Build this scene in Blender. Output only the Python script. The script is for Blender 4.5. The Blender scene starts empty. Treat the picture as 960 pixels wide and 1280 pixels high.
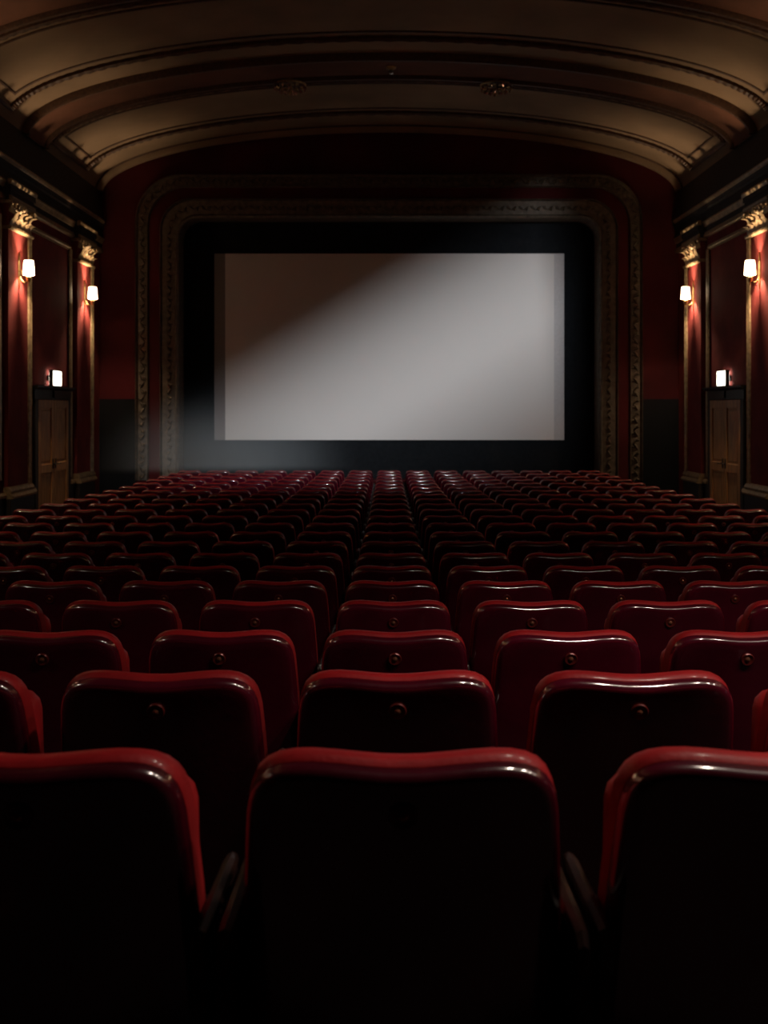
import bpy, math, random
from mathutils import Vector, Matrix, Euler

random.seed(7)
scene = bpy.context.scene
COL = scene.collection
PI = math.pi

# ------------------------------------------------------------------ camera
F_PX = 1320.0
CAM_Z = 2.055
cam_data = bpy.data.cameras.new('camera')
cam_data.sensor_fit = 'AUTO'
cam_data.sensor_width = 36.0
cam_data.lens = F_PX / 1280.0 * 36.0
cam_data.shift_x = -5.0 / 1280.0
cam_data.shift_y = -128.0 / 1280.0
cam_data.clip_start = 0.05
cam_data.clip_end = 200
cam_data.dof.use_dof = True
cam_data.dof.focus_distance = 4.2
cam_data.dof.aperture_fstop = 5.0
cam = bpy.data.objects.new('camera', cam_data)
COL.objects.link(cam)
cam.location = (-0.022, 0.0, CAM_Z)
cam.rotation_euler = (PI / 2, 0, 0)
scene.camera = cam

# ------------------------------------------------------------------ world, exposure
world = bpy.data.worlds.new('world')
scene.world = world
world.use_nodes = True
world.node_tree.nodes['Background'].inputs[0].default_value = (0, 0, 0, 1)
world.node_tree.nodes['Background'].inputs[1].default_value = 0.0
scene.view_settings.view_transform = 'Standard'
scene.view_settings.look = 'None'
scene.view_settings.gamma = 1.0
scene.view_settings.exposure = 0.0
scene.view_settings.use_curve_mapping = False
scene.cycles.use_denoising = True
scene.cycles.max_bounces = 6
scene.cycles.diffuse_bounces = 3
scene.cycles.glossy_bounces = 3
scene.cycles.sample_clamp_indirect = 4.0
scene.cycles.caustics_reflective = False
scene.cycles.caustics_refractive = False

SCONCE_W = 165.0          # bulb in each wall sconce
SHADE_E = 9.5            # glow of the cloth shades
BOX_E = 5.0              # glow of the sign boxes
BEAM_W = 18000.0         # projector lamp
HAZE_D = 0.18            # peak haze density per metre
BAR_W = 58.0             # each lamp on the lighting bar over the rear seats

# ------------------------------------------------------------------ hall dimensions
XW = 6.19                # side walls at +-XW
YF = 22.6                # front wall
YR = -3.2                # rear wall
Z_SPRING = 6.70
RISE = 1.36
BAY = 3.75
PIL_C = [21.12, 17.37, 13.62, 9.87, 6.12, 2.37]   # pilaster centres along Y

D1, DR = 1.518, 0.911
HROW = [.492, .600, .694, .762, .829, .890, .939, .975, 1.007, 1.032, 1.055, 1.076, 1.094,
        1.112, 1.128, 1.143, 1.155, 1.163, 1.169, 1.174, 1.177, 1.178]
SEAT_H = 0.88
ROW_Y = [D1 + DR * i for i in range(22)]
ROW_Z = [CAM_Z - h - SEAT_H for h in HROW]


def floor_z(y):
    if y <= ROW_Y[0]:
        return ROW_Z[0] + (ROW_Y[0] - y) * 0.118
    if y >= ROW_Y[-1]:
        return ROW_Z[-1]
    i = int((y - D1) / DR)
    i = min(i, 20)
    t = (y - ROW_Y[i]) / DR
    return ROW_Z[i] * (1 - t) + ROW_Z[i + 1] * t


# ------------------------------------------------------------------ materials
def mat(name, color, rough=0.6, metal=0.0, var=0.0, scale=8.0, bump=0.0, bscale=40.0, coat=0.0,
        emit=None, estr=0.0, rand=0.0, spec=0.5, sheen=0.0, stretch=None, color2=None):
    m = bpy.data.materials.new(name)
    m.use_nodes = True
    nt = m.node_tree
    b = nt.nodes['Principled BSDF']
    b.inputs['Roughness'].default_value = rough
    b.inputs['Metallic'].default_value = metal
    b.inputs['Specular IOR Level'].default_value = spec
    b.inputs['Coat Weight'].default_value = coat
    b.inputs['Coat Roughness'].default_value = 0.13
    b.inputs['Coat IOR'].default_value = 2.2
    if sheen:
        b.inputs['Sheen Weight'].default_value = sheen
        b.inputs['Sheen Roughness'].default_value = 0.4
        b.inputs['Sheen Tint'].default_value = (1, .25, .2, 1)
    b.inputs['Base Color'].default_value = (*color, 1)
    tc = nt.nodes.new('ShaderNodeTexCoord')
    mp = nt.nodes.new('ShaderNodeMapping')
    nt.links.new(tc.outputs['Object'], mp.inputs[0])
    if stretch:
        mp.inputs['Scale'].default_value = stretch
    if var > 0:
        n = nt.nodes.new('ShaderNodeTexNoise')
        n.inputs['Scale'].default_value = scale
        n.inputs['Detail'].default_value = 5
        nt.links.new(mp.outputs[0], n.inputs['Vector'])
        r = nt.nodes.new('ShaderNodeValToRGB')
        c2 = color2 or tuple(c * (1 - var) for c in color)
        r.color_ramp.elements[0].position = 0.32
        r.color_ramp.elements[1].position = 0.68
        r.color_ramp.elements[0].color = (*c2, 1)
        r.color_ramp.elements[1].color = (*color, 1)
        nt.links.new(n.outputs['Fac'], r.inputs[0])
        out = r.outputs[0]
        nt.links.new(out, b.inputs['Base Color'])
        rr = nt.nodes.new('ShaderNodeMapRange')
        rr.inputs[3].default_value = max(0.02, rough - 0.08)
        rr.inputs[4].default_value = min(1, rough + 0.08)
        nt.links.new(n.outputs['Fac'], rr.inputs[0])
        nt.links.new(rr.outputs[0], b.inputs['Roughness'])
        if rand > 0:
            oi = nt.nodes.new('ShaderNodeObjectInfo')
            mr = nt.nodes.new('ShaderNodeMapRange')
            mr.inputs[3].default_value = 1 - rand
            mr.inputs[4].default_value = 1 + rand
            nt.links.new(oi.outputs['Random'], mr.inputs[0])
            hs = nt.nodes.new('ShaderNodeHueSaturation')
            nt.links.new(mr.outputs[0], hs.inputs['Value'])
            nt.links.new(out, hs.inputs['Color'])
            nt.links.new(hs.outputs[0], b.inputs['Base Color'])
    if bump > 0:
        n2 = nt.nodes.new('ShaderNodeTexNoise')
        n2.inputs['Scale'].default_value = bscale
        n2.inputs['Detail'].default_value = 3
        nt.links.new(mp.outputs[0], n2.inputs['Vector'])
        bp = nt.nodes.new('ShaderNodeBump')
        bp.inputs['Strength'].default_value = bump
        bp.inputs['Distance'].default_value = 0.01
        nt.links.new(n2.outputs['Fac'], bp.inputs['Height'])
        nt.links.new(bp.outputs[0], b.inputs['Normal'])
    if emit:
        b.inputs['Emission Color'].default_value = (*emit, 1)
        b.inputs['Emission Strength'].default_value = estr
    return m


M = {}
M['shell'] = mat('seat_shell_lacquer', (0.085, 0.002, 0.013), rough=0.4, spec=0.15, var=0.35, scale=5, coat=1.0, rand=0.25,
                 bump=0.06, bscale=60)
M['pad'] = mat('seat_cushion_vinyl', (0.36, 0.008, 0.012), rough=0.55, spec=0.25, var=0.3, scale=9, coat=0.05, rand=0.18, bump=0.12,
               bscale=120, sheen=0.15)
M['disc'] = mat('number_disc_enamel', (0.15, 0.018, 0.016), rough=0.3, metal=0.3, var=0.3, scale=60)
M['disc_pin'] = mat('disc_pin_brass', (0.5, 0.2, 0.12), rough=0.25, metal=0.8, var=0.2, scale=80)
M['iron'] = mat('seat_cast_iron', (0.03, 0.008, 0.008), rough=0.4, var=0.4, scale=20, metal=0.3)
M['arm'] = mat('armrest_varnished_wood', (0.025, 0.007, 0.004), rough=0.4, var=0.5, scale=14, coat=0.1, stretch=(6, 1, 6))
M['floor'] = mat('floor_dark_carpet', (0.018, 0.006, 0.007), rough=0.95, var=0.5, scale=3, bump=0.4, bscale=200, spec=0.1)
M['wall'] = mat('wall_red_damask', (0.23, 0.042, 0.040), rough=0.85, var=0.35, scale=2.2, bump=0.15, bscale=30, spec=0.12)
M['wallfront'] = mat('wall_red_paint', (0.085, 0.007, 0.010), rough=0.8, var=0.45, scale=0.9, bump=0.1, bscale=30, spec=0.2)
M['dado'] = mat('dado_black_paint', (0.005, 0.006, 0.009), rough=0.8, var=0.4, scale=3, spec=0.2)
M['gold'] = mat('aged_gilt', (0.44, 0.31, 0.175), rough=0.45, metal=0.15, var=0.55, scale=14, bump=0.3, bscale=50)
M['giltdark'] = mat('dull_gilt_carving', (0.18, 0.138, 0.10), rough=0.6, metal=0.15, var=0.6, scale=10, bump=0.5, bscale=40)
M['frieze'] = mat('dark_brown_trim', (0.030, 0.020, 0.014), rough=0.7, var=0.4, scale=5)  # dark brown tone for frieze, fascia, blocks, plinths, dado panels and jambs
M['ceil'] = mat('ceiling_tan_plaster', (0.32, 0.218, 0.135), rough=0.85, var=0.35, scale=0.8, bump=0.15, bscale=14, spec=0.2)
M['ceilband'] = mat('ceiling_band_russet', (0.17, 0.075, 0.045), rough=0.85, var=0.4, scale=1.2, bump=0.1, bscale=14, spec=0.2)
M['ceilmould'] = mat('ceiling_moulding_brown', (0.10, 0.045, 0.022), rough=0.6, var=0.5, scale=20, bump=0.4, bscale=40)
M['wood'] = mat('door_oak', (0.66, 0.33, 0.12), rough=0.5, var=0.5, scale=5, stretch=(6, 6, .6), bump=0.15, bscale=20)
M['dark'] = mat('dark_bronze', (0.02, 0.017, 0.013), rough=0.4, metal=0.5, var=0.4, scale=20)
M['screen'] = mat('screen_fabric', (0.74, 0.70, 0.68), rough=0.9, var=0.07, scale=90, bump=0.2, bscale=300, spec=0.1)
M['edgefalloff'] = mat('screen_edge_strip', (0.22, 0.20, 0.20), rough=0.8, var=0.1, scale=20)  # painted light falloff for the left edge of the screen
M['screenborder'] = mat('screen_border_cloth', (0.56, 0.54, 0.55), rough=0.85, var=0.1, scale=20)
M['masking'] = mat('masking_black_serge', (0.014, 0.016, 0.019), rough=0.95, var=0.3, scale=12, bump=0.3, bscale=120, spec=0.1)
M['shade'] = mat('sconce_shade_glass', (0.8, 0.7, 0.55), rough=0.5, var=0.05, scale=20, emit=(1.0, 0.74, 0.47), estr=SHADE_E)
M['brass'] = mat('sconce_brass', (0.55, 0.36, 0.16), rough=0.3, metal=0.9, var=0.4, scale=30)
M['boxface'] = mat('sign_box_diffuser', (0.8, 0.8, 0.75), rough=0.4, var=0.05, scale=20, emit=(1.0, 0.93, 0.74), estr=BOX_E)
M['crystal'] = mat('crystal_glass', (0.75, 0.7, 0.65), rough=0.06, metal=0.8, var=0.2, scale=30)
M['black'] = mat('matt_black_metal', (0.012, 0.012, 0.012), rough=0.6, var=0.3, scale=20)
M['rear'] = mat('rear_wall_paint', (0.05, 0.01, 0.01), rough=0.8, var=0.4, scale=1)


# ------------------------------------------------------------------ mesh builder
class MB:
    def __init__(self):
        self.v, self.f = [], []

    def add(self, verts, faces):
        o = len(self.v)
        self.v += [tuple(p) for p in verts]
        self.f += [tuple(i + o for i in f) for f in faces]
        return self

    def box(self, x0, x1, y0, y1, z0, z1):
        v = [(x0, y0, z0), (x1, y0, z0), (x1, y1, z0), (x0, y1, z0),
             (x0, y0, z1), (x1, y0, z1), (x1, y1, z1), (x0, y1, z1)]
        return self.add(v, [(0, 3, 2, 1), (4, 5, 6, 7), (0, 1, 5, 4), (1, 2, 6, 5), (2, 3, 7, 6), (3, 0, 4, 7)])

    def bbox(self, x0, x1, y0, y1, z0, z1, b=0.01):
        """box with chamfered edges (rings along z)"""
        def ring(i, z):
            a, c, d, e = x0 + i, x1 - i, y0 + i, y1 - i
            return [(a + b, d, z), (c - b, d, z), (c, d + b, z), (c, e - b, z), (c - b, e, z), (a + b, e, z),
                    (a, e - b, z), (a, d + b, z)]
        R = [ring(b, z0), ring(0, z0 + b), ring(0, z1 - b), ring(b, z1)]
        return self.loft(R, closed=True, caps=True)

    def loft(self, rings, closed=True, caps=False):
        n = len(rings[0])
        v = [p for r in rings for p in r]
        f = []
        for k in range(len(rings) - 1):
            for i in range(n if closed else n - 1):
                j = (i + 1) % n
                f.append((k * n + i, k * n + j, (k + 1) * n + j, (k + 1) * n + i))
        if caps:
            f.append(tuple(reversed(range(n))))
            f.append(tuple((len(rings) - 1) * n + i for i in range(n)))
        return self.add(v, f)

    def lathe(self, prof, n=20, origin=(0, 0, 0), axis='Z', cap=True):
        rings = []
        for r, h in prof:
            ring = []
            for i in range(n):
                a = 2 * PI * i / n
                if axis == 'Z':
                    p = (r * math.cos(a), r * math.sin(a), h)
                elif axis == 'Y':
                    p = (r * math.cos(a), h, r * math.sin(a))
                else:
                    p = (h, r * math.cos(a), r * math.sin(a))
                ring.append((p[0] + origin[0], p[1] + origin[1], p[2] + origin[2]))
            rings.append(ring)
        return self.loft(rings, True, cap)

    def tube(self, pts, rad, n=8, cap=True):
        pts = [Vector(p) for p in pts]
        rads = rad if isinstance(rad, (list, tuple)) else [rad] * len(pts)
        rings = []
        for i, p in enumerate(pts):
            d = (pts[min(i + 1, len(pts) - 1)] - pts[max(i - 1, 0)]).normalized()
            up = Vector((0, 0, 1)) if abs(d.z) < 0.9 else Vector((1, 0, 0))
            s = d.cross(up).normalized()
            t = s.cross(d).normalized()
            rings.append([tuple(p + (s * math.cos(2 * PI * k / n) + t * math.sin(2 * PI * k / n)) * rads[i])
                          for k in range(n)])
        return self.loft(rings, True, cap)

    def mesh(self, name, material, angle=38):
        me = bpy.data.meshes.new(name)
        me.from_pydata(self.v, [], self.f)
        me.materials.append(material)
        import bmesh
        bm = bmesh.new()
        bm.from_mesh(me)
        bmesh.ops.recalc_face_normals(bm, faces=bm.faces)
        bm.to_mesh(me)
        bm.free()
        me.polygons.foreach_set('use_smooth', [True] * len(me.polygons))
        me.set_sharp_from_angle(angle=math.radians(angle))
        me.update()
        return me

    def build(self, name, material, parent=None, loc=None, angle=38):
        o = bpy.data.objects.new(name, self.mesh(name, material, angle))
        COL.objects.link(o)
        if parent is not None:
            o.parent = parent
        if loc is not None:
            o.location = loc
        return o


def tag(o, label=None, cat=None, group=None, kind=None):
    if label:
        o['label'] = label
    if cat:
        o['category'] = cat
    if group:
        o['group'] = group
    if kind:
        o['kind'] = kind
    return o


def empty(name, loc=(0, 0, 0), parent=None):
    o = bpy.data.objects.new(name, None)
    COL.objects.link(o)
    o.location = loc
    o.empty_display_size = 0.1
    if parent is not None:
        o.parent = parent
    return o


def copy_tree(o, parent=None):
    c = o.copy()
    COL.objects.link(c)
    c.parent = parent
    for ch in list(o.children):
        copy_tree(ch, c)
    return c


# ------------------------------------------------------------------ ceiling curve
def ceil_pt(th, y, off=0.0):
    """point on the elliptical vault; off = distance inside the hall"""
    a, b = XW, RISE
    x, z = a * math.cos(th), b * math.sin(th)
    nx, nz = math.cos(th) / a, math.sin(th) / b
    l = math.hypot(nx, nz)
    return (x - nx / l * off, y, Z_SPRING + z - nz / l * off)


def thetas(t0=0.0, t1=PI, n=72):
    # denser near the springing
    return [t0 + (t1 - t0) * (0.5 - 0.5 * math.cos(PI * i / n)) * 0.5 + (t1 - t0) * (i / n) * 0.5 for i in range(n + 1)]


# ------------------------------------------------------------------ structure
def build_floor():
    mb = MB()
    ys = [YR - .3, -1.5, 0] + ROW_Y + [YF + 1.6]
    xs = [-XW - .05, -3, 0, 3, XW + .05]
    top = [[(x, y, floor_z(y)) for x in xs] for y in ys]
    n, m = len(xs), len(ys)
    v = [p for r in top for p in r]
    f = [(j * n + i, j * n + i + 1, (j + 1) * n + i + 1, (j + 1) * n + i) for j in range(m - 1) for i in range(n - 1)]
    mb.add(v, f)
    lo = [(x, y, z - 0.3) for x, y, z in v]
    mb.add(lo, [tuple(reversed(q)) for q in f])
    o = mb.build('floor', M['floor'])
    tag(o, 'dark carpeted floor sloping down under the seats towards the screen', 'floor', kind='structure')


build_floor()

ceiling = None


def build_ceiling():
    global ceiling
    th = thetas()
    mb = MB()
    ys = [YR - .3 + (YF + .1 - YR + .3) * i / 12 for i in range(13)]
    inner = [[ceil_pt(t, y) for t in th] for y in ys]
    mb.loft(inner, closed=False)
    mb.loft([[ceil_pt(t, y, -0.25) for t in th] for y in (ys[0], ys[-1])], closed=False)
    ceiling = mb.build('ceiling', M['ceil'])
    tag(ceiling, 'tan plaster vaulted ceiling with panels and crosswise bands', 'ceiling', kind='structure')

    def strip(name, y0, y1, m, h=0.05, t0=0.0, t1=PI):
        tt = thetas(t0, t1)
        s = MB()
        e = min(0.02, (y1 - y0) * .3)
        s.loft([[ceil_pt(t, yy, hh) for t in tt] for yy, hh in
                ((y0, -.03), (y0, h * .6), (y0 + e, h), (y1 - e, h), (y1, h * .6), (y1, -.03))], closed=False)
        return s.build(name, m, ceiling)

    def rope(name, y, m, r=0.05, t0=0.0, t1=PI):
        # twisted rope moulding lying on the vault
        tt = thetas(t0, t1, 200)
        s = MB()
        pts = [Vector(ceil_pt(t, y, r * .5)) for t in tt]
        s.tube(pts, [r * (1.0 + .18 * math.sin(i * 1.9)) for i in range(len(pts))], n=7)
        return s.build(name, m, ceiling)

    def long_bar(name, th0, y0, y1, m, w=0.05, h=0.05):
        for t in (th0, PI - th0):
            s = MB()
            dt = w / XW * 2.2
            prof = [(t - dt, -.03), (t - dt, h), (t + dt, h), (t + dt, -.03)]
            s.loft([[ceil_pt(a, y, hh) for a, hh in prof] for y in (y0, y1)], closed=False)
            s.build(name, m, ceiling)

    strip('edge_moulding', YF - .22, YF - .06, M['ceil'], 0.10)
    strip('edge_bead', YF - .36, YF - .31, M['ceilmould'], 0.03)
    T0 = math.radians(9)
    for k in range(5):
        s = -4.25 * k
        a, b = 19.15 + s, 21.25 + s
        rope('rope_moulding', b, M['ceilmould'], 0.055, T0, PI - T0)
        rope('rope_moulding', a, M['ceilmould'], 0.045, T0, PI - T0)
        long_bar('panel_moulding', T0, a - .04, b + .04, M['ceilmould'])
        T1 = T0 + math.radians(7)
        strip('inner_panel_bead', b - .27, b - .22, M['ceilmould'], .025, T1, PI - T1)
        strip('inner_panel_bead', a + .22, a + .27, M['ceilmould'], .025, T1, PI - T1)
        long_bar('inner_panel_bead', T1, a + .22, b - .22, M['ceilmould'], .02, .025)
        strip('cross_band', 17.85 + s, 18.75 + s, M['ceilband'], 0.07)
        strip('band_edge', 17.75 + s, 17.85 + s, M['ceilmould'], 0.13)
        strip('band_edge', 18.75 + s, 18.85 + s, M['ceilmould'], 0.13)


build_ceiling()


def side_wall(sgn, name, label):
    """sgn -1 = left, +1 = right; local builder works with u = distance into the hall from the wall face"""
    def X(u):
        return sgn * (XW - u)

    def bx(mb, u0, u1, y0, y1, z0, z1, b=0.0):
        a, c = sorted((X(u0), X(u1)))
        return mb.bbox(a, c, y0, y1, z0, z1, b) if b else mb.box(a, c, y0, y1, z0, z1)

    def prof_y(mb, prof, y0, y1):
        """profile [(u, z)...] extruded along Y"""
        return mb.loft([[(X(u), y, z) for u, z in prof] for y in (y0, y1)], closed=True, caps=True)

    # wall slab with the doorway cut out
    DY0, DY1, DZ = 18.42, 20.20, 2.24
    mb = MB()
    for (y0, y1, z0, z1) in ((YR - .3, DY0, -.35, 6.9), (DY1, YF + .25, -.35, 6.9), (DY0, DY1, DZ, 6.9), (DY0, DY1, -.35, -.02)):
        bx(mb, -.30, 0, y0, y1, z0, z1)
    wall = mb.build(name, M['wall'])
    tag(wall, label, 'wall', kind='structure')

    # entablature: architrave mouldings, frieze, cornice ledge
    def entab(u, y0, y1, tag_='entablature', dark=False):
        e = MB()
        prof_y(e, [(-.02, 5.40), (u + .05, 5.40), (u + .07, 5.42), (u + .07, 5.455), (u + .05, 5.47), (u + .05, 5.50), (-.02, 5.50)], y0, y1)
        o = e.build('architrave_moulding', M['gold'], wall)
        e = MB()
        prof_y(e, [(-.02, 5.50), (u + .04, 5.50), (u + .04, 5.60), (-.02, 5.60)], y0, y1)
        e.build('architrave_fascia', M['frieze'], wall)
        e = MB()
        prof_y(e, [(-.02, 5.60), (u + .06, 5.60), (u + .075, 5.63), (u + .08, 5.66), (u + .10, 5.68), (u + .10, 5.71), (-.02, 5.71)], y0, y1)
        e.build('taenia_moulding', M['gold'], wall)
        return o

    entab(0.0, YR, YF)
    fr = MB()
    prof_y(fr, [(-.02, 5.71), (.06, 5.71), (.06, 5.90), (.09, 5.93), (.09, 5.98), (.12, 6.02), (.13, 6.08), (.13, 6.12),
                (.08, 6.15), (.05, 6.45), (.02, 6.72), (-.02, 6.74)], YR, YF)
    fr.build('frieze', M['frieze'], wall)
    fl = MB()
    prof_y(fl, [(.11, 6.005), (.14, 6.02), (.155, 6.05), (.14, 6.08), (.11, 6.07)], YR, YF - .15)
    fl.build('cornice_fillet', M['gold'], wall)

    for k, yc in enumerate(PIL_C):
        y0, y1 = yc - .52, yc + .52
        fz = floor_z(yc)
        p = MB()
        bx(p, -.02, .11, y0, y1, fz + .66, 5.42)
        pil = p.build('pilaster', M['wall'], wall)
        g = MB()
        prof_g = [(.10, y1 - .14), (.135, y1 - .13), (.15, y1 - .09), (.135, y1 - .05), (.15, y1 - .03), (.12, y1 + .005), (.10, y1 + .005)]
        g.loft([[(X(u), y, z) for u, y in prof_g] for z in (fz + .8, 4.96)], True, True)
        g.build('edge_moulding', M['gold'], pil)
        # base and plinth
        b = MB()
        bx(b, -.02, .16, y0 - .03, y1 + .03, fz, fz + .62, .012)
        b.build('plinth', M['frieze'], pil)
        b = MB()
        prof_y(b, [(-.02, fz + .62), (.20, fz + .62), (.21, fz + .65), (.19, fz + .68), (.16, fz + .70), (.17, fz + .74), (.15, fz + .78), (.12, fz + .81), (-.02, fz + .81)],
               y0 - .04, y1 + .04)
        b.build('base_moulding', M['gold'], pil)
        # capital: necking, bell, acanthus leaves, volutes, abacus
        c = MB()
        prof_y(c, [(-.02, 4.94), (.15, 4.94), (.17, 4.96), (.17, 4.99), (.15, 5.0), (-.02, 5.0)], y0 - .02, y1 + .02)
        c.build('necking', M['gold'], pil)
        c = MB()
        prof_y(c, [(-.02, 5.0), (.10, 5.0), (.10, 5.2), (.15, 5.33), (-.02, 5.33)], y0 + .02, y1 - .02)
        def leaf(yc_, z0, h, w, out):
            rings = []
            for i in range(6):
                t = i / 5
                wz = w * (1 - .55 * t) * (.8 + .4 * math.sin(PI * t))
                uu = .10 + out * t ** 1.6 + .02
                zz = z0 + h * (t - .28 * max(0, t - .7) ** 1 * 3.0 * t)
                if t == 1:
                    uu += .03
                rings.append([(X(uu), yc_ - wz, zz), (X(uu + .022), yc_ - wz * .3, zz), (X(uu + .022), yc_ + wz * .3, zz), (X(uu), yc_ + wz, zz),
                              (X(uu - .03), yc_, zz)])
            c.loft(rings, True, True)
        for i in range(5):
            leaf(y0 + .10 + i * .21, 5.0, .17, .085, .07)
        for i in range(4):
            leaf(y0 + .205 + i * .21, 5.03, .28, .08, .12)
        for s2 in (-1, 1):
            pts = []
            for i in range(16):
                a = i * .55
                r = .085 * (1 - i / 18)
                pts.append((X(.20), yc + s2 * (.40 + r * math.cos(a)), 5.29 + r * math.sin(a)))
            c.tube(pts, [.024 * (1 - i / 24) for i in range(16)], 6)
            c.tube([(X(.17), yc + s2 * .05, 5.12), (X(.19), yc + s2 * .18, 5.28), (X(.2), yc + s2 * .32, 5.34)], .02, 6)
        c.lathe([(.0, -.02), (.055, -.01), (.05, .02), (.02, .04), (0, .045)] if False else [(.005, -.03), (.055, -.01), (.045, .02), (.005, .04)],
                10, (X(.19), yc, 5.33), 'X')
        c.build('capital', M['gold'], pil)
        c = MB()
        prof_y(c, [(-.02, 5.345), (.18, 5.345), (.20, 5.37), (.20, 5.40), (-.02, 5.40)], y0 - .06, y1 + .06)
        c.build('abacus', M['gold'], pil)
        # entablature breaks forward over the pilaster
        c = MB()
        bx(c, -.02, .16, y0 - .04, y1 + .04, 5.40, 5.72)
        bx(c, -.02, .18, y0 - .07, y1 + .07, 5.56, 5.70)
        c.build('entablature_block', M['frieze'], pil)
        c = MB()
        prof_y(c, [(.14, 5.41), (.18, 5.42), (.19, 5.445), (.175, 5.47), (.14, 5.48)], y0 - .05, y1 + .05)
        c.build('block_lower_moulding', M['gold'], pil)
        c = MB()
        prof_y(c, [(.17, 5.64), (.195, 5.66), (.205, 5.70), (.19, 5.73), (.13, 5.73), (.13, 5.64)], y0 - .09, y1 + .09)
        c.build('block_upper_moulding', M['gold'], pil)

    # framed wall panels in the bays between the pilasters
    for k in range(len(PIL_C)):
        y1 = PIL_C[k] - .52 - .10
        y0 = PIL_C[k] - BAY + .52 + .06
        if k == len(PIL_C) - 1:
            break
        fz = floor_z((y0 + y1) / 2)
        zb = 2.50 if k == 0 else fz + .95
        zt = 5.16
        pm = MB()
        bx(pm, -.01, .012, y0 + .18, y1 - .18, zb, zt - .02)
        pan = pm.build('wall_panel', M['wall'], wall)
        def bar(a0, a1, z0, z1):
            q = MB()
            vert = (z1 - z0) > (a1 - a0)
            bx(q, 0, .03, a0, a1, z0, z1)
            if vert:
                m_ = (a0 + a1) / 2
                bx(q, 0, .055, m_ - .05, m_ + .05, z0, z1, .012)
                bx(q, 0, .045, a0 + .0, a0 + .03, z0, z1)
                bx(q, 0, .045, a1 - .03, a1, z0, z1)
            else:
                m_ = (z0 + z1) / 2
                bx(q, 0, .06, a0, a1, m_ - .02, m_ + .025, .012)
            q.build('frame_moulding', M['gold'], pan)
        bar(y0, y0 + .19, zb - .05, zt)
        bar(y1 - .19, y1, zb - .05, zt)
        bar(y0 + .12, y1 - .12, zt - .03, zt + .07)
        if k:
            bar(y0 + .12, y1 - .12, zb - .08, zb + .02)
        else:
            # frame carries on down either side of the door
            bar(y0, y0 + .17, fz + .75, zb - .05)
            bar(y1 - .17, y1, fz + .75, zb - .05)
        d = MB()
        if k:
            bx(d, -.02, .05, y0 - .1, y1 + .1, fz - .02, fz + .62)
            d.build('dado_panel', M['frieze'], wall)
            d = MB()
            prof_y(d, [(-.02, fz + .62), (.09, fz + .62), (.1, fz + .66), (.07, fz + .70), (-.02, fz + .70)], y0 - .1, y1 + .1)
            d.build('dado_rail', M['gold'], wall)
        else:
            for a0, a1 in ((y0 - .06, DY0 - .14), (DY1 + .14, y1 + .1)):
                d = MB()
                bx(d, -.02, .05, a0, a1, fz - .02, fz + .62)
                d.build('dado_panel', M['frieze'], wall)
                d = MB()
                prof_y(d, [(-.02, fz + .62), (.09, fz + .62), (.1, fz + .66), (.07, fz + .70), (-.02, fz + .70)], a0, a1)
                d.build('dado_rail', M['gold'], wall)

    # ---- door
    side = 'left' if sgn < 0 else 'right'
    door = empty('door_1' if sgn < 0 else 'door_2', (X(.01), (DY0 + DY1) / 2, 0))
    tag(door, 'double oak panelled door under the lit box on the %s-hand wall' % side, 'door', kind='structure')
    ox, oy = X(-.05), (DY0 + DY1) / 2

    def put(mbq, nm, m, par):
        mbq.v = [(x - ox, y - oy, z) for x, y, z in mbq.v]
        return mbq.build(nm, m, par)
    for s2 in (-1, 1):
        a0, a1 = (DY0 + .03, oy - .008) if s2 < 0 else (oy + .008, DY1 - .03)
        lf = MB()
        bx(lf, -.07, -.02, a0, a1, .01, DZ - .01)
        leaf_o = put(lf, 'door_leaf', M['wood'], door)
        st = .13
        fm = MB()
        bx(fm, -.02, .005, a0, a0 + st, .01, DZ - .01, .006)
        bx(fm, -.02, .005, a1 - st, a1, .01, DZ - .01, .006)
        put(fm, 'stile', M['wood'], leaf_o)
        for z0, z1 in ((.01, .22), (.92, 1.08), (DZ - .16, DZ - .01)):
            r_ = MB()
            bx(r_, -.02, .004, a0 + st, a1 - st, z0, z1, .006)
            put(r_, 'rail', M['wood'], leaf_o)
        for z0, z1 in ((.26, .88), (1.12, DZ - .20)):
            r_ = MB()
            bx(r_, -.03, -.008, a0 + st + .04, a1 - st - .04, z0, z1, .01)
            put(r_, 'door_panel', M['wood'], leaf_o)
        hd = MB()
        yh = oy - .075 if s2 < 0 else oy + .075
        bx(hd, .004, .014, yh - .03, yh + .03, .98, 1.16, .004)
        hd.tube([(X(.01), yh, 1.07), (X(.06), yh, 1.07), (X(.065), yh + s2 * .13, 1.065)], .012, 8)
        put(hd, 'handle', M['dark'], leaf_o)
    j = MB()
    bx(j, -.18, .0, DY0 - .12, DY0 + .03, 0, DZ)
    bx(j, -.18, .0, DY1 - .03, DY1 + .12, 0, DZ)
    put(j, 'door_jamb', M['frieze'], door)
    j = MB()
    bx(j, -.08, .0, DY0 - .16, DY1 + .16, DZ, DZ + .17)
    prof_y(j, [(-.08, DZ + .17), (.03, DZ + .17), (.07, DZ + .20), (.075, DZ + .235), (-.08, DZ + .235)], DY0 - .22, DY1 + .22)
    prof_y(j, [(-.02, DZ + .02), (.03, DZ + .04), (.03, DZ + .15), (-.02, DZ + .17)], oy - .07, oy + .07)
    put(j, 'lintel_shelf', M['dark'], door)
    return wall


wall_left = side_wall(-1, 'wall_left', 'left-hand red wall with pilasters, gilt mouldings and dark cornice')
wall_right = side_wall(1, 'wall_right', 'right-hand red wall with pilasters, gilt mouldings and dark cornice')


# ---- front wall with the stage opening
OPW, OPT, OPR = 4.50, CAM_Z + 4.11, 0.42      # clear opening: half width, top, corner radius
STAGE_Z = 0.55


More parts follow.
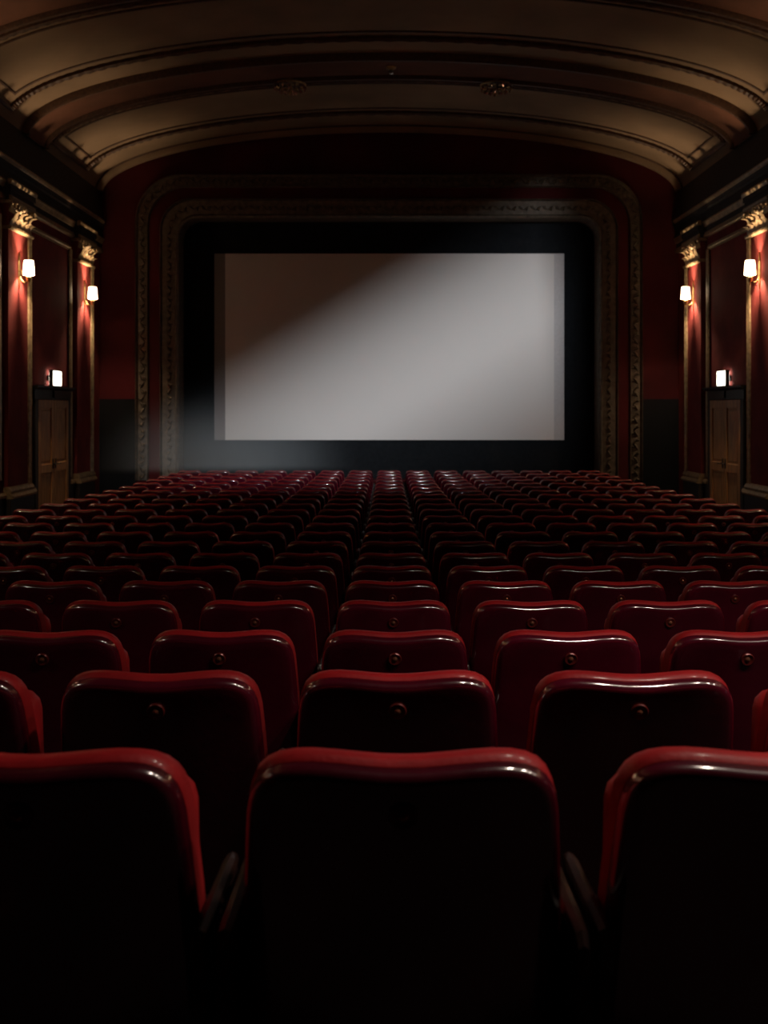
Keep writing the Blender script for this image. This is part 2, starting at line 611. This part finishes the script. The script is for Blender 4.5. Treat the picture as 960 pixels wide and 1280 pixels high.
def rrect(w, top, r, zb=STAGE_Z, n=10):
    """open path: up the left side, over the top, down the right side"""
    p = [(-w, zb), (-w, zb + (top - r - zb) * .5), ]
    for i in range(n + 1):
        a = PI - (PI / 2) * i / n
        p.append((-w + r + r * math.cos(a), top - r + r * math.sin(a)))
    m_ = 8
    for i in range(1, m_):
        p.append((-w + r + (2 * w - 2 * r) * i / m_, top))
    for i in range(n + 1):
        a = PI / 2 - (PI / 2) * i / n
        p.append((w - r + r * math.cos(a), top - r + r * math.sin(a)))
    p += [(w, zb + (top - r - zb) * .5), (w, zb)]
    return p


def build_front():
    inner = rrect(OPW + .78, OPT + .80, .95)
    outer = []
    for x, z in inner:
        # push outwards to the wall / vault outline
        if z <= Z_SPRING - .6 and abs(x) >= OPW + .70:
            outer.append((math.copysign(XW + .1, x), z))
        else:
            t = max(-1, min(1, x / (OPW + .78)))
            xx = t * (XW + .1)
            outer.append((xx, max(z + .02, Z_SPRING + RISE * math.sqrt(max(0, 1 - (min(1, abs(xx) / XW)) ** 2)) + .15)))
    mb = MB()
    rows = []
    for y in (YF,):
        mb.loft([[(x, YF, z) for x, z in outer], [(x, YF, z) for x, z in inner], [(x, YF + .3, z) for x, z in inner],
                 [(x, YF + .3, z) for x, z in outer]], closed=False)
    # stage front below the opening
    mb.box(-XW - .1, XW + .1, YF - .02, YF + .28, -.3, STAGE_Z)
    w = mb.build('wall_front', M['wallfront'])
    tag(w, 'dark red front wall around the stage opening', 'wall', kind='structure')
    # black dado each side of the frame
    for s in (-1, 1):
        d = MB()
        a, b = sorted((s * (OPW + .88), s * (XW + .02)))
        d.box(a, b, YF - .05, YF + .02, -.02, 2.28)
        q = d.build('dado_panel', M['dado'], w)
    # rear wall
    r = MB()
    r.box(-XW - .2, XW + .2, YR - .3, YR, .6, 8.4)
    tag(r.build('wall_rear', M['rear']), 'dark rear wall behind the last row of seats', 'wall', kind='structure')
    # stage box behind the opening
    s = MB()
    s.box(-5.6, 5.6, YF + 1.4, YF + 1.6, -.2, 7.6)
    s.box(-5.6, -5.4, YF + .28, YF + 1.5, -.2, 7.6)
    s.box(5.4, 5.6, YF + .28, YF + 1.5, -.2, 7.6)
    s.box(-5.6, 5.6, YF + .28, YF + 1.5, 7.4, 7.6)
    tag(s.build('wall_stage', M['black']), 'black walls of the stage recess behind the screen', 'wall', kind='structure')
    s = MB()
    s.box(-5.4, 5.4, YF + .28, YF + 1.4, .0, STAGE_Z)
    tag(s.build('floor_stage', M['black']), 'black stage floor under the screen', 'floor', kind='structure')


build_front()


def build_proscenium():
    root = empty('proscenium_frame', (0, YF, STAGE_Z))
    tag(root, 'rounded stage frame with two bands of dull gilt carving', 'frame', kind='structure')

    def band(name, o0, o1, prof, m):
        """o = offset outwards from the clear opening; prof [(t, depth)]"""
        mb = MB()
        rings = []
        for t, dep in prof:
            o = o0 + (o1 - o0) * t
            path = rrect(OPW + o, OPT + o * 1.0, OPR + o * .62)
            rings.append([(x, -dep, z - STAGE_Z) for x, z in path])
        mb.loft(rings, closed=False)
        return mb.build(name, m, root)

    bead = [(0, -.05), (0, .6), (.5, 1.0), (1, .6), (1, -.05)]

    def beadprof(h):
        return [(t, d * h if d > 0 else -.05) for t, d in bead]
    band('inner_reveal', -.02, .05, [(0, -.45), (0, .10), (.5, .14), (1, .10), (1, -.05)], M['giltdark'])
    band('inner_carved_band', .05, .33, [(0, 0), (0, .06), (.25, .08), (.75, .11), (1, .12), (1, 0)], M['giltdark'])
    band('inner_bead', .33, .39, beadprof(.17), M['giltdark'])
    band('plain_band', .39, .62, [(0, 0), (0, .08), (1, .08), (1, 0)], M['wallfront'])
    band('outer_inner_bead', .62, .66, beadprof(.15), M['giltdark'])
    band('outer_carved_band', .66, .85, [(0, 0), (0, .08), (.5, .11), (1, .09), (1, 0)], M['giltdark'])
    band('outer_bead', .85, .91, beadprof(.17), M['giltdark'])

    def ornaments(name, o, depth, step, size):
        path = rrect(OPW + o, OPT + o, OPR + o * .62, n=24)
        mb = MB()
        # arc-length walk
        pts = [Vector((x, z)) for x, z in path]
        acc = 0.0
        nxt = step * .5
        i = 0
        for a, b in zip(pts[:-1], pts[1:]):
            L = (b - a).length
            while nxt <= acc + L:
                p = a + (b - a) * ((nxt - acc) / L)
                d = (b - a).normalized()
                nrm = Vector((-d.y, d.x))
                sgn = 1 if i % 2 else -1
                ax = (d * .8 + nrm * sgn * .6).normalized()
                bx_ = Vector((-ax.y, ax.x))
                # a lozenge leaf with a raised spine
                q = [p - ax * size, p + bx_ * size * .45, p + ax * size, p - bx_ * size * .45]
                base = [(v.x, -depth, v.y - STAGE_Z) for v in q]
                top = [(p.x - ax.x * size * .3, -depth - .055, p.y - ax.y * size * .3 - STAGE_Z),
                       (p.x + ax.x * size * .5, -depth - .035, p.y + ax.y * size * .5 - STAGE_Z)]
                mb.add(base + top, [(0, 1, 4), (0, 4, 3), (1, 5, 4), (3, 4, 5), (1, 2, 5), (2, 3, 5)])
                # small boss between the leaves
                c = p - nrm * sgn * size * .55
                ring = [(c.x + math.cos(k * PI / 3) * size * .26, -depth, c.y + math.sin(k * PI / 3) * size * .26 - STAGE_Z) for k in range(6)]
                mb.add(ring + [(c.x, -depth - .04, c.y - STAGE_Z)], [(k, (k + 1) % 6, 6) for k in range(6)])
                i += 1
                nxt += step
            acc += L
        ob = mb.build(name, M['giltdark'], root, angle=20)
        ob['kind'] = 'stuff'
    ornaments('outer_carved_leaves', .755, .10, .14, .10)
    ornaments('inner_carved_leaves', .19, .085, .13, .09)


build_proscenium()

# ------------------------------------------------------------------ screen and masking
SY = YF + .62


def build_screen():
    px = (SY - .10) / F_PX
    xL, xR = -217 * px - .02, 220 * px - .02
    zT, zB = CAM_Z + 195 * px, CAM_Z - 38 * px
    root = empty('projection_screen', ((xL + xR) / 2, SY - .10, zB))
    tag(root, 'wide white projection screen framed by black cloth', 'screen')
    cx = (xL + xR) / 2
    w, h = (xR - xL), zT - zB
    mb = MB()
    n, m = 24, 14
    # gently stretched sheet with thickness
    for dy in (0, .02):
        v = [(-w / 2 + w * i / n, dy, h * j / m) for j in range(m + 1) for i in range(n + 1)]
        f = [(j * (n + 1) + i, j * (n + 1) + i + 1, (j + 1) * (n + 1) + i + 1, (j + 1) * (n + 1) + i) for j in range(m) for i in range(n)]
        mb.add(v, f)
    mb.build('screen_sheet', M['screen'], root)
    e = MB()
    e.box(-w / 2 - .002, -w / 2 + .235, -.006, -.001, 0, h)  # dim left strip: falloff of light on the sheet put into colour
    e.build('screen_edge_strip', M['edgefalloff'], root)
    e = MB()
    e.box(w / 2 - .22, w / 2, -.006, -.001, 0, h)
    e.build('screen_edge_strip', M['screenborder'], root)
    # masking cloths
    mk = empty('screen_masking', (0, SY, STAGE_Z))
    tag(mk, 'black cloth masking stretched around the projection screen', 'masking')

    def cloth(name, x0, x1, z0, z1, y=0.0):
        c = MB()
        n = max(4, int((x1 - x0) / .12))
        rings = []
        for yy, zz in ((0.0, z0), (0.0, z1)):
            rings.append([(x0 + (x1 - x0) * i / n, y + .010 * math.sin(i * 1.7) + yy, zz - STAGE_Z) for i in range(n + 1)])
        c.loft(rings, closed=False)
        rings = [[(p[0], p[1] + .03, p[2]) for p in r] for r in rings]
        c.loft(rings, closed=False)
        c.build(name, M['masking'], mk)
    cloth('masking_cloth', -5.3, xL + .02, STAGE_Z, 7.3, .06)
    cloth('masking_cloth', xR - .02, 5.3, STAGE_Z, 7.3, .06)
    cloth('masking_cloth', xL - .1, xR + .1, zT - .01, 7.3, 0.02)
    cloth('masking_cloth', xL - .1, xR + .1, STAGE_Z, zB + .01, 0.02)
    f = MB()
    for (a, b, c_, d) in ((xL - .06, xR + .06, zT - .02, zT + .03), (xL - .06, xR + .06, zB - .03, zB + .02)):
        f.box(a, b, -.01, .02, c_ - STAGE_Z, d - STAGE_Z)
    f.build('masking_batten', M['masking'], mk)


build_screen()

# ------------------------------------------------------------------ wall sconces and sign boxes
ORD = ['first', 'second', 'third', 'fourth', 'fifth', 'sixth', 'seventh', 'eighth', 'ninth', 'tenth', 'eleventh',
       'twelfth', 'thirteenth', 'fourteenth', 'fifteenth', 'sixteenth', 'seventeenth', 'eighteenth', 'nineteenth',
       'twentieth', 'twenty-first', 'twenty-second']


def build_sconce(sgn):
    """origin on the pilaster face at the middle of the backplate; local +X = into the hall for the left wall"""
    root = empty('wall_sconce')
    k = -sgn
    mb = MB()
    # long pointed backplate
    out = [(0, .30), (.03, .24), (.045, .14), (.05, .0), (.04, -.12), (.02, -.24), (0, -.32), (-.02, -.24), (-.04, -.12), (-.05, 0), (-.045, .14), (-.03, .24)]
    mb.loft([[(k * u, y * s, z * s) for y, z in out] for u, s in ((0, 1), (.012, 1), (.024, .8))], True, True)
    mb.build('backplate', M['brass'], root)
    mb = MB()
    mb.tube([(k * .02, 0, -.10), (k * .05, 0, -.17), (k * .10, 0, -.20), (k * .15, 0, -.17), (k * .165, 0, -.11)], [.014, .013, .013, .013, .016], 8)
    mb.tube([(k * .02, 0, .02), (k * .05, 0, .0), (k * .06, 0, -.05), (k * .04, 0, -.08)], .009, 6)
    mb.build('arm', M['brass'], root)
    mb = MB()
    mb.lathe([(.004, -.24), (.014, -.22), (.008, -.20), (.03, -.17), (.045, -.13), (.05, -.11), (.02, -.10), (.016, -.02), (.004, -.015)], 14, (k * .165, 0, 0))
    mb.build('cup', M['brass'], root)
    mb = MB()
    n = 24
    mb.lathe([(.092, -.07), (.088, .01), (.083, .09), (.074, .165), (.070, .165), (.079, .09), (.084, .01), (.088, -.07), (.092, -.07)], n, (k * .165, 0, 0), cap=False)
    mb.build('lamp_shade', M['shade'], root)
    ld = bpy.data.lights.new('sconce_bulb', 'POINT')
    ld.energy = SCONCE_W
    ld.color = (1.0, 0.71, 0.44)
    ld.shadow_soft_size = 0.035
    lo = bpy.data.objects.new('bulb', ld)
    COL.objects.link(lo)
    lo.parent = root
    lo.location = (k * .165, 0, .025)
    return root


for sgn, side in ((-1, 'left'), (1, 'right')):
    proto = build_sconce(sgn)
    for i, yc in enumerate(PIL_C):
        o = proto if i == 0 else copy_tree(proto)
        o.location = (sgn * (XW - .11), yc - .05, 4.335)
        where = 'pilaster nearest the screen' if i == 0 else '%s pilaster from the screen' % ORD[i]
        tag(o, 'lit brass sconce with pale shade on the %s-hand wall, %s' % (side, where), 'wall lamp', 'sconces on the pilasters')
    b = empty('light_box', (sgn * (XW - .02), 19.28, 2.475))
    tag(b, 'small lit sign box on the shelf above the %s-hand door' % side, 'sign light', 'lit boxes above the doors')
    k = -sgn
    h = MB()
    def hb(u0, u1, y0, y1, z0, z1, q):
        a, c = sorted((k * u0, k * u1))
        q.box(a, c, y0, y1, z0, z1)
    hb(.03, .11, -.25, .25, .0, .018, h)
    hb(.03, .11, -.25, .25, .282, .30, h)
    hb(.04, .11, -.25, -.232, .018, .282, h)
    hb(.04, .11, .232, .25, .018, .282, h)
    hb(.0, .03, -.23, .23, .10, .2, h)
    h.build('housing', M['dark'], b)
    h = MB()
    a, c = sorted((k * .03, k * .118))
    h.bbox(a, c, -.23, .23, .018, .282, .008)
    h.build('diffuser', M['boxface'], b)

# ------------------------------------------------------------------ ceiling lights (unlit crystal bowls)
for i, (x, y) in enumerate(((-1.78, 18.95), (1.92, 18.95))):
    th = math.acos(x / XW)
    zc = ceil_pt(th, y, .07)[2] + .03
    r = empty('ceiling_light', (x, y, zc))
    tag(r, 'unlit crystal bowl light under the ceiling towards the %s-hand wall' % ('left' if x < 0 else 'right'), 'ceiling light', 'crystal ceiling lights')
    mb = MB()
    mb.lathe([(.02, .0), (.20, .0), (.22, -.02), (.20, -.04), (.05, -.05), (.02, -.06)], 20)
    mb.build('ceiling_plate', M['brass'], r)
    mb = MB()
    mb.lathe([(.27, -.06), (.29, -.07), (.29, -.09), (.27, -.10), (.26, -.09), (.26, -.07), (.27, -.06)], 28, cap=False)
    mb.build('ring', M['brass'], r)
    for ring_r, zz, cnt in ((.27, -.14, 16), (.19, -.18, 12), (.10, -.21, 7)):
        me = None
        for q in range(cnt):
            if me is None:
                c = MB()
                c.lathe([(.003, -.045), (.022, -.01), (.024, .01), (.006, .045)], 6)
                o = c.build('crystal_drop', M['crystal'], r, angle=10)
                me = o.data
            else:
                o = bpy.data.objects.new('crystal_drop', me)
                COL.objects.link(o)
                o.parent = r
            a = 2 * PI * q / cnt
            o.location = (ring_r * math.cos(a), ring_r * math.sin(a), zz)
            o.rotation_euler = (0, 0, a * 1.7)
    mb = MB()
    for q in range(4):
        a = q * PI / 2
        mb.tube([(.18 * math.cos(a), .18 * math.sin(a), -.03), (.27 * math.cos(a), .27 * math.sin(a), -.08)], .008, 6)
        mb.tube([(.27 * math.cos(a), .27 * math.sin(a), -.08), (.10 * math.cos(a), .10 * math.sin(a), -.17)], .006, 6)
    mb.lathe([(.004, -.27), (.02, -.24), (.012, -.2), (.012, -.05)], 8)
    mb.build('frame', M['brass'], r)

b = empty('ceiling_boss', (0.03, 18.3, ceil_pt(PI / 2, 18.3, .07)[2]))
tag(b, 'tiny brass boss on the ceiling midway between the crystal lights', 'ceiling boss')
mb = MB()
mb.lathe([(.01, .02), (.09, .0), (.08, -.03), (.03, -.04)], 14)
mb.build('rose', M['brass'], b)
mb = MB()
mb.lathe([(.01, -.04), (.045, -.07), (.04, -.11), (.005, -.13)], 12)
mb.build('knob', M['crystal'], b)

# ------------------------------------------------------------------ projector (behind the camera, throws the beam on the screen)
def build_projector():
    P = Vector((1.2, YR + .75, 5.1))
    T = Vector((0.3, SY, 2.3))
    root = empty('film_projector', P)
    d = (T - P).normalized()
    root.rotation_euler = d.to_track_quat('Y', 'Z').to_euler()
    tag(root, 'black film projector on a bracket high on the rear wall', 'projector')
    mb = MB()
    mb.bbox(-.22, .22, -.55, -.05, -.2, .2, .02)
    mb.build('body', M['black'], root)
    mb = MB()
    mb.lathe([(.10, -.06), (.10, .10), (.085, .10), (.085, -.05)], 20, axis='Y', cap=False)
    mb.build('lens_hood', M['black'], root)
    # blades added out of view to trim the beam to a slanting band
    ang = math.radians(31)
    def blade(name, off0, y, ang=ang, width=.5):
        q = MB()
        ux, uz = math.cos(ang), math.sin(ang)
        nx, nz = -math.sin(ang), math.cos(ang)
        sg = 1 if off0 >= 0 else -1
        a, b_ = off0, off0 + sg * width
        pts = [(ux * s + nx * o, uz * s + nz * o) for s, o in ((-.45, a), (.45, a), (.45, b_), (-.45, b_))]
        q.loft([[(x, yy, z) for x, z in pts] for yy in (y, y + .004)], True, True)
        q.build(name, M['black'], root)
    blade('added_beam_blade', .0245, .50)
    blade('added_beam_blade', -.0130, .30)
    blade('added_beam_blade', -.165, 1.2, math.radians(90))
    blade('added_beam_blade', -.052, .60, 0.0)
    br = MB()
    br.tube([(0, -.4, -.2), (0, -.6, -.35), (0, -.75, -.35)], .03, 8)
    for sx in (-.2, .2):
        br.tube([(sx, -.1, -.19), (sx, 1.22, -.19)], .008, 6)
    br.build('bracket', M['black'], root)
    ld = bpy.data.lights.new('projector_lamp', 'SPOT')
    ld.energy = BEAM_W
    ld.color = (0.93, 0.97, 1.0)
    ld.spot_size = math.radians(36)
    ld.spot_blend = 0.5
    ld.shadow_soft_size = 0.031
    lo = bpy.data.objects.new('lamp', ld)
    COL.objects.link(lo)
    lo.parent = root
    lo.location = (0, 0, 0)
    lo.rotation_euler = (PI / 2, 0, 0)


build_projector()


# ------------------------------------------------------------------ lighting bar over the rear seats (above the camera)
def build_lighting_bar():
    YB, ZB = 1.9, 4.0
    bar = empty('lighting_bar', (0, YB, ZB))
    tag(bar, 'black steel lighting bar hung from the ceiling over the rear seats', 'lighting bar')
    mb = MB()
    mb.tube([(-4.2, 0, 0), (4.2, 0, 0)], .025, 10)
    mb.build('tube', M['black'], bar)
    for x in (-3.8, 3.8):
        mb = MB()
        top = Z_SPRING + RISE * math.sqrt(1 - (x / XW) ** 2) - ZB
        mb.tube([(x, 0, 0), (x, 0, top)], .008, 6)
        mb.build('hanger', M['black'], bar)
    proto = None
    xs = (-3.6, 1.0, 1.75, 2.5, 3.3)
    for i, x in enumerate(xs):
        if proto is None:
            r = empty('stage_lamp')
            c = MB()
            c.lathe([(.03, .02), (.075, .0), (.085, -.05), (.085, -.20), (.092, -.20), (.092, .0), (.04, .03)], 18, cap=False)
            c.build('lamp_can', M['black'], r)
            c = MB()
            c.tube([(-.1, 0, -.06), (-.1, 0, .06), (0, 0, .11), (.1, 0, .06), (.1, 0, -.06)], .008, 6)
            c.build('yoke', M['black'], r)
            ld = bpy.data.lights.new('stage_lamp_bulb', 'SPOT')
            ld.energy = BAR_W
            ld.color = (1.0, 0.86, 0.72)
            ld.spot_size = math.radians(125)
            ld.spot_blend = 0.7
            ld.shadow_soft_size = 0.06
            lo = bpy.data.objects.new('bulb', ld)
            COL.objects.link(lo)
            lo.parent = r
            lo.location = (0, 0, -.205)
            proto = r
        else:
            r = copy_tree(proto)
        r.location = (x, YB, ZB - .145)
        r.rotation_euler = (math.radians(8), 0, 0)
        tag(r, 'black can lamp on the lighting bar, %s from its left end' % ORD[i], 'stage lamp', 'lamps on the lighting bar')


build_lighting_bar()


# ------------------------------------------------------------------ theatre seats
TILT = math.tan(math.radians(14))


def outline_back():
    half = [(0, .872), (.03, .8725), (.06, .875), (.10, .8785), (.135, .880), (.16, .8785), (.182, .874), (.200, .866),
            (.214, .854), (.2235, .839), (.2300, .82), (.2345, .795), (.2385, .74), (.243, .66), (.248, .55), (.252, .42),
            (.252, .335), (.246, .312), (.232, .30), (.15, .297), (0, .296)]
    right = half
    left = [(-x, z) for x, z in reversed(half[1:-1])]
    return right + left


def inset(path, d):
    n = len(path)
    out = []
    for i in range(n):
        a, b, c = Vector(path[i - 1]), Vector(path[i]), Vector(path[(i + 1) % n])
        t = (c - a).normalized()
        nrm = Vector((-t.y, t.x))      # path runs clockwise -> choose inward below
        cen = Vector((0, .6))
        if nrm.dot(cen - b) < 0:
            nrm = -nrm
        if d < 0:
            d_ = d * max(0.0, -nrm.y) ** 1.5     # padding stands proud only along the top
        else:
            d_ = d
        p = b + nrm * d_
        out.append((p.x, p.y))
    return out


def back_layers(layers, fan_front=None, fan_back=None):
    base = outline_back()
    mb = MB()
    rings = []

    def shape(x, y, z):
        return (x, y + .40 * x * x + (SEAT_H - z) * TILT, z)
    for ins, y in layers:
        p = inset(base, ins)
        rings.append([shape(x, y, z) for x, z in p])
    n = len(base)

    def scaled(ring_ins, y, s):
        p = inset(base, ring_ins)
        return [shape(x * s, y, .60 + (z - .60) * s) for x, z in p]
    if fan_back is not None:
        ins, y = layers[0]
        pre = [scaled(ins, y + fan_back * (1 - s * s), s) for s in (.05, .3, .55, .78, .92)]
        rings = pre + rings
    if fan_front is not None:
        ins, y = layers[-1]
        rings = rings + [scaled(ins, y + fan_front * (1 - s * s), s) for s in (.92, .78, .55, .3, .05)]
    mb.loft(rings, True, True)
    return mb


def build_seat(detail=True):
    root = empty('theatre_seat')
    roll = []
    R = .022
    for i in range(7):
        a = PI / 2 * i / 6
        roll.append((.001 + R * (1 - math.sin(a)), R * (1 - math.cos(a))))
    shell = back_layers(roll + [(0.0, .028), (.003, .032), (.010, .034)], fan_back=.004)
    shell.build('back_shell', M['shell'], root)
    pad = back_layers([(.010, .030), (.0, .032), (-.007, .039), (-.010, .050), (-.010, .068), (-.004, .084), (.010, .096), (.035, .104)], fan_front=.012)
    pad.build('back_cushion', M['pad'], root)
    # tipped-up seat
    sc = MB()
    rings = []
    for ins, y in ((.05, .165), (.02, .168), (.006, .18), (.0, .20), (.0, .235), (.01, .26), (.04, .272)):
        w, z0, z1, r = .222 - ins, .40 + ins, .80 - ins, .05
        ring = []
        for cx, cz, a0 in ((w - r, z1 - r, 0), (-w + r, z1 - r, PI / 2), (-w + r, z0 + r, PI), (w - r, z0 + r, 1.5 * PI)):
            for q in range(4):
                a = a0 + PI / 2 * q / 3
                ring.append((cx + r * math.cos(a), y + (.8 - cz) * .10, cz + r * math.sin(a)))
        rings.append(ring)
    sc.loft(rings, True, True)
    sc.build('seat', M['pad'], root)
    for s in (-1, 1):
        st = MB()
        prof = [(.03, 0), (.26, 0), (.25, .03), (.17, .06), (.15, .25), (.17, .42), (.22, .52), (.34, .56), (.34, .585), (.05, .60),
                (.025, .59), (.018, .54), (.025, .42), (.055, .25), (.06, .06), (.03, .03)]
        st.loft([[(s * .262 + dx, y, z) for y, z in prof] for dx in (-.011, .011)], True, True)
        leg = st.build('leg', M['iron'], root)
        ar = MB()
        rings = []
        for y, z, hw, hh in ((.010, .575, .005, .010), (.012, .592, .011, .022), (.03, .610, .0135, .020), (.08, .612, .014, .016),
                             (.2, .606, .014, .015), (.31, .600, .014, .015), (.35, .596, .011, .013), (.36, .594, .005, .006)):
            rings.append([(s * .262 + hw * math.cos(a), y, z + hh * math.sin(a)) for a in [2 * PI * q / 8 for q in range(8)]])
        ar.loft(rings, True, True)
        ar.build('armrest', M['arm'], root)
    if detail:
        zc = .805
        yc = (SEAT_H - zc) * TILT
        d = MB()
        d.lathe([(.0205, .002), (.0215, -.003), (.019, -.006), (.015, -.0045), (.012, -.003), (.002, -.003)], 20, axis='Y')
        dc = d.build('number_disc', M['disc'], root, (0, yc, zc))
        dc.rotation_euler = (math.atan(TILT), 0, 0)
        d = MB()
        d.lathe([(.009, -.002), (.008, -.006), (.004, -.009), (.001, -.0095)], 12, axis='Y')
        d.build('disc_pin', M['disc_pin'], dc)
    return root


seat_near = build_seat(True)
seat_far = build_seat(False)
used = {'n': False, 'f': False}
count = 0
for r in range(22):
    d = ROW_Y[r]
    jm = min(7, int((.372 * d + .27 + .30) / .56))
    far = r >= 11
    for j in range(-jm, jm + 1):
        key = 'f' if far else 'n'
        src = seat_far if far else seat_near
        if not used[key]:
            o = src
            used[key] = True
        else:
            o = copy_tree(src)
        o.location = (j * .56, d, ROW_Z[r])
        o.rotation_euler = (random.uniform(-.008, .008), 0, random.uniform(-.006, .006))
        o.scale = (1.0, 1.0, 0.97)
        rs = 21 - r
        rowtxt = '%s row from the screen' % ORD[rs]
        if j == 0:
            lab = 'dark red theatre seat, %s, in the middle column' % rowtxt
        else:
            lab = 'dark red theatre seat, %s, %s %s of the middle column' % (rowtxt, ORD[abs(j) - 1], 'left' if j < 0 else 'right')
        tag(o, lab, 'seat', 'red theatre seats in rows')
        count += 1
print('SEATS', count)


# ------------------------------------------------------------------ haze drifting in the beam in front of the stage
def build_haze():
    m = bpy.data.materials.new('stage_haze')
    m.use_nodes = True
    nt = m.node_tree
    nt.nodes.remove(nt.nodes['Principled BSDF'])
    out = nt.nodes['Material Output']
    vs = nt.nodes.new('ShaderNodeVolumeScatter')
    vs.inputs['Color'].default_value = (.86, .93, 1.0, 1)
    vs.inputs['Anisotropy'].default_value = -0.2
    tc = nt.nodes.new('ShaderNodeTexCoord')
    ln = nt.nodes.new('ShaderNodeVectorMath')
    ln.operation = 'LENGTH'
    nt.links.new(tc.outputs['Object'], ln.inputs[0])
    mr = nt.nodes.new('ShaderNodeMapRange')
    mr.interpolation_type = 'SMOOTHSTEP'
    mr.inputs[1].default_value = 1.0
    mr.inputs[2].default_value = 0.0
    mr.inputs[3].default_value = 0.0
    mr.inputs[4].default_value = HAZE_D
    nt.links.new(ln.outputs['Value'], mr.inputs[0])
    nt.links.new(mr.outputs[0], vs.inputs['Density'])
    nt.links.new(vs.outputs[0], out.inputs['Volume'])
    mb = MB()
    n = 20
    prof = [(math.cos(PI / 2 * i / 10) + (.004 if i == 10 else 0), math.sin(PI / 2 * i / 10)) for i in range(11)]
    mb.lathe(prof, n)
    o = mb.build('haze', m)
    o.location = (-3.1, 20.0, .925)
    o.scale = (2.7, 2.35, 1.75)
    tag(o, 'thin grey haze hanging over the front seats below the screen', 'haze', kind='stuff')


build_haze()
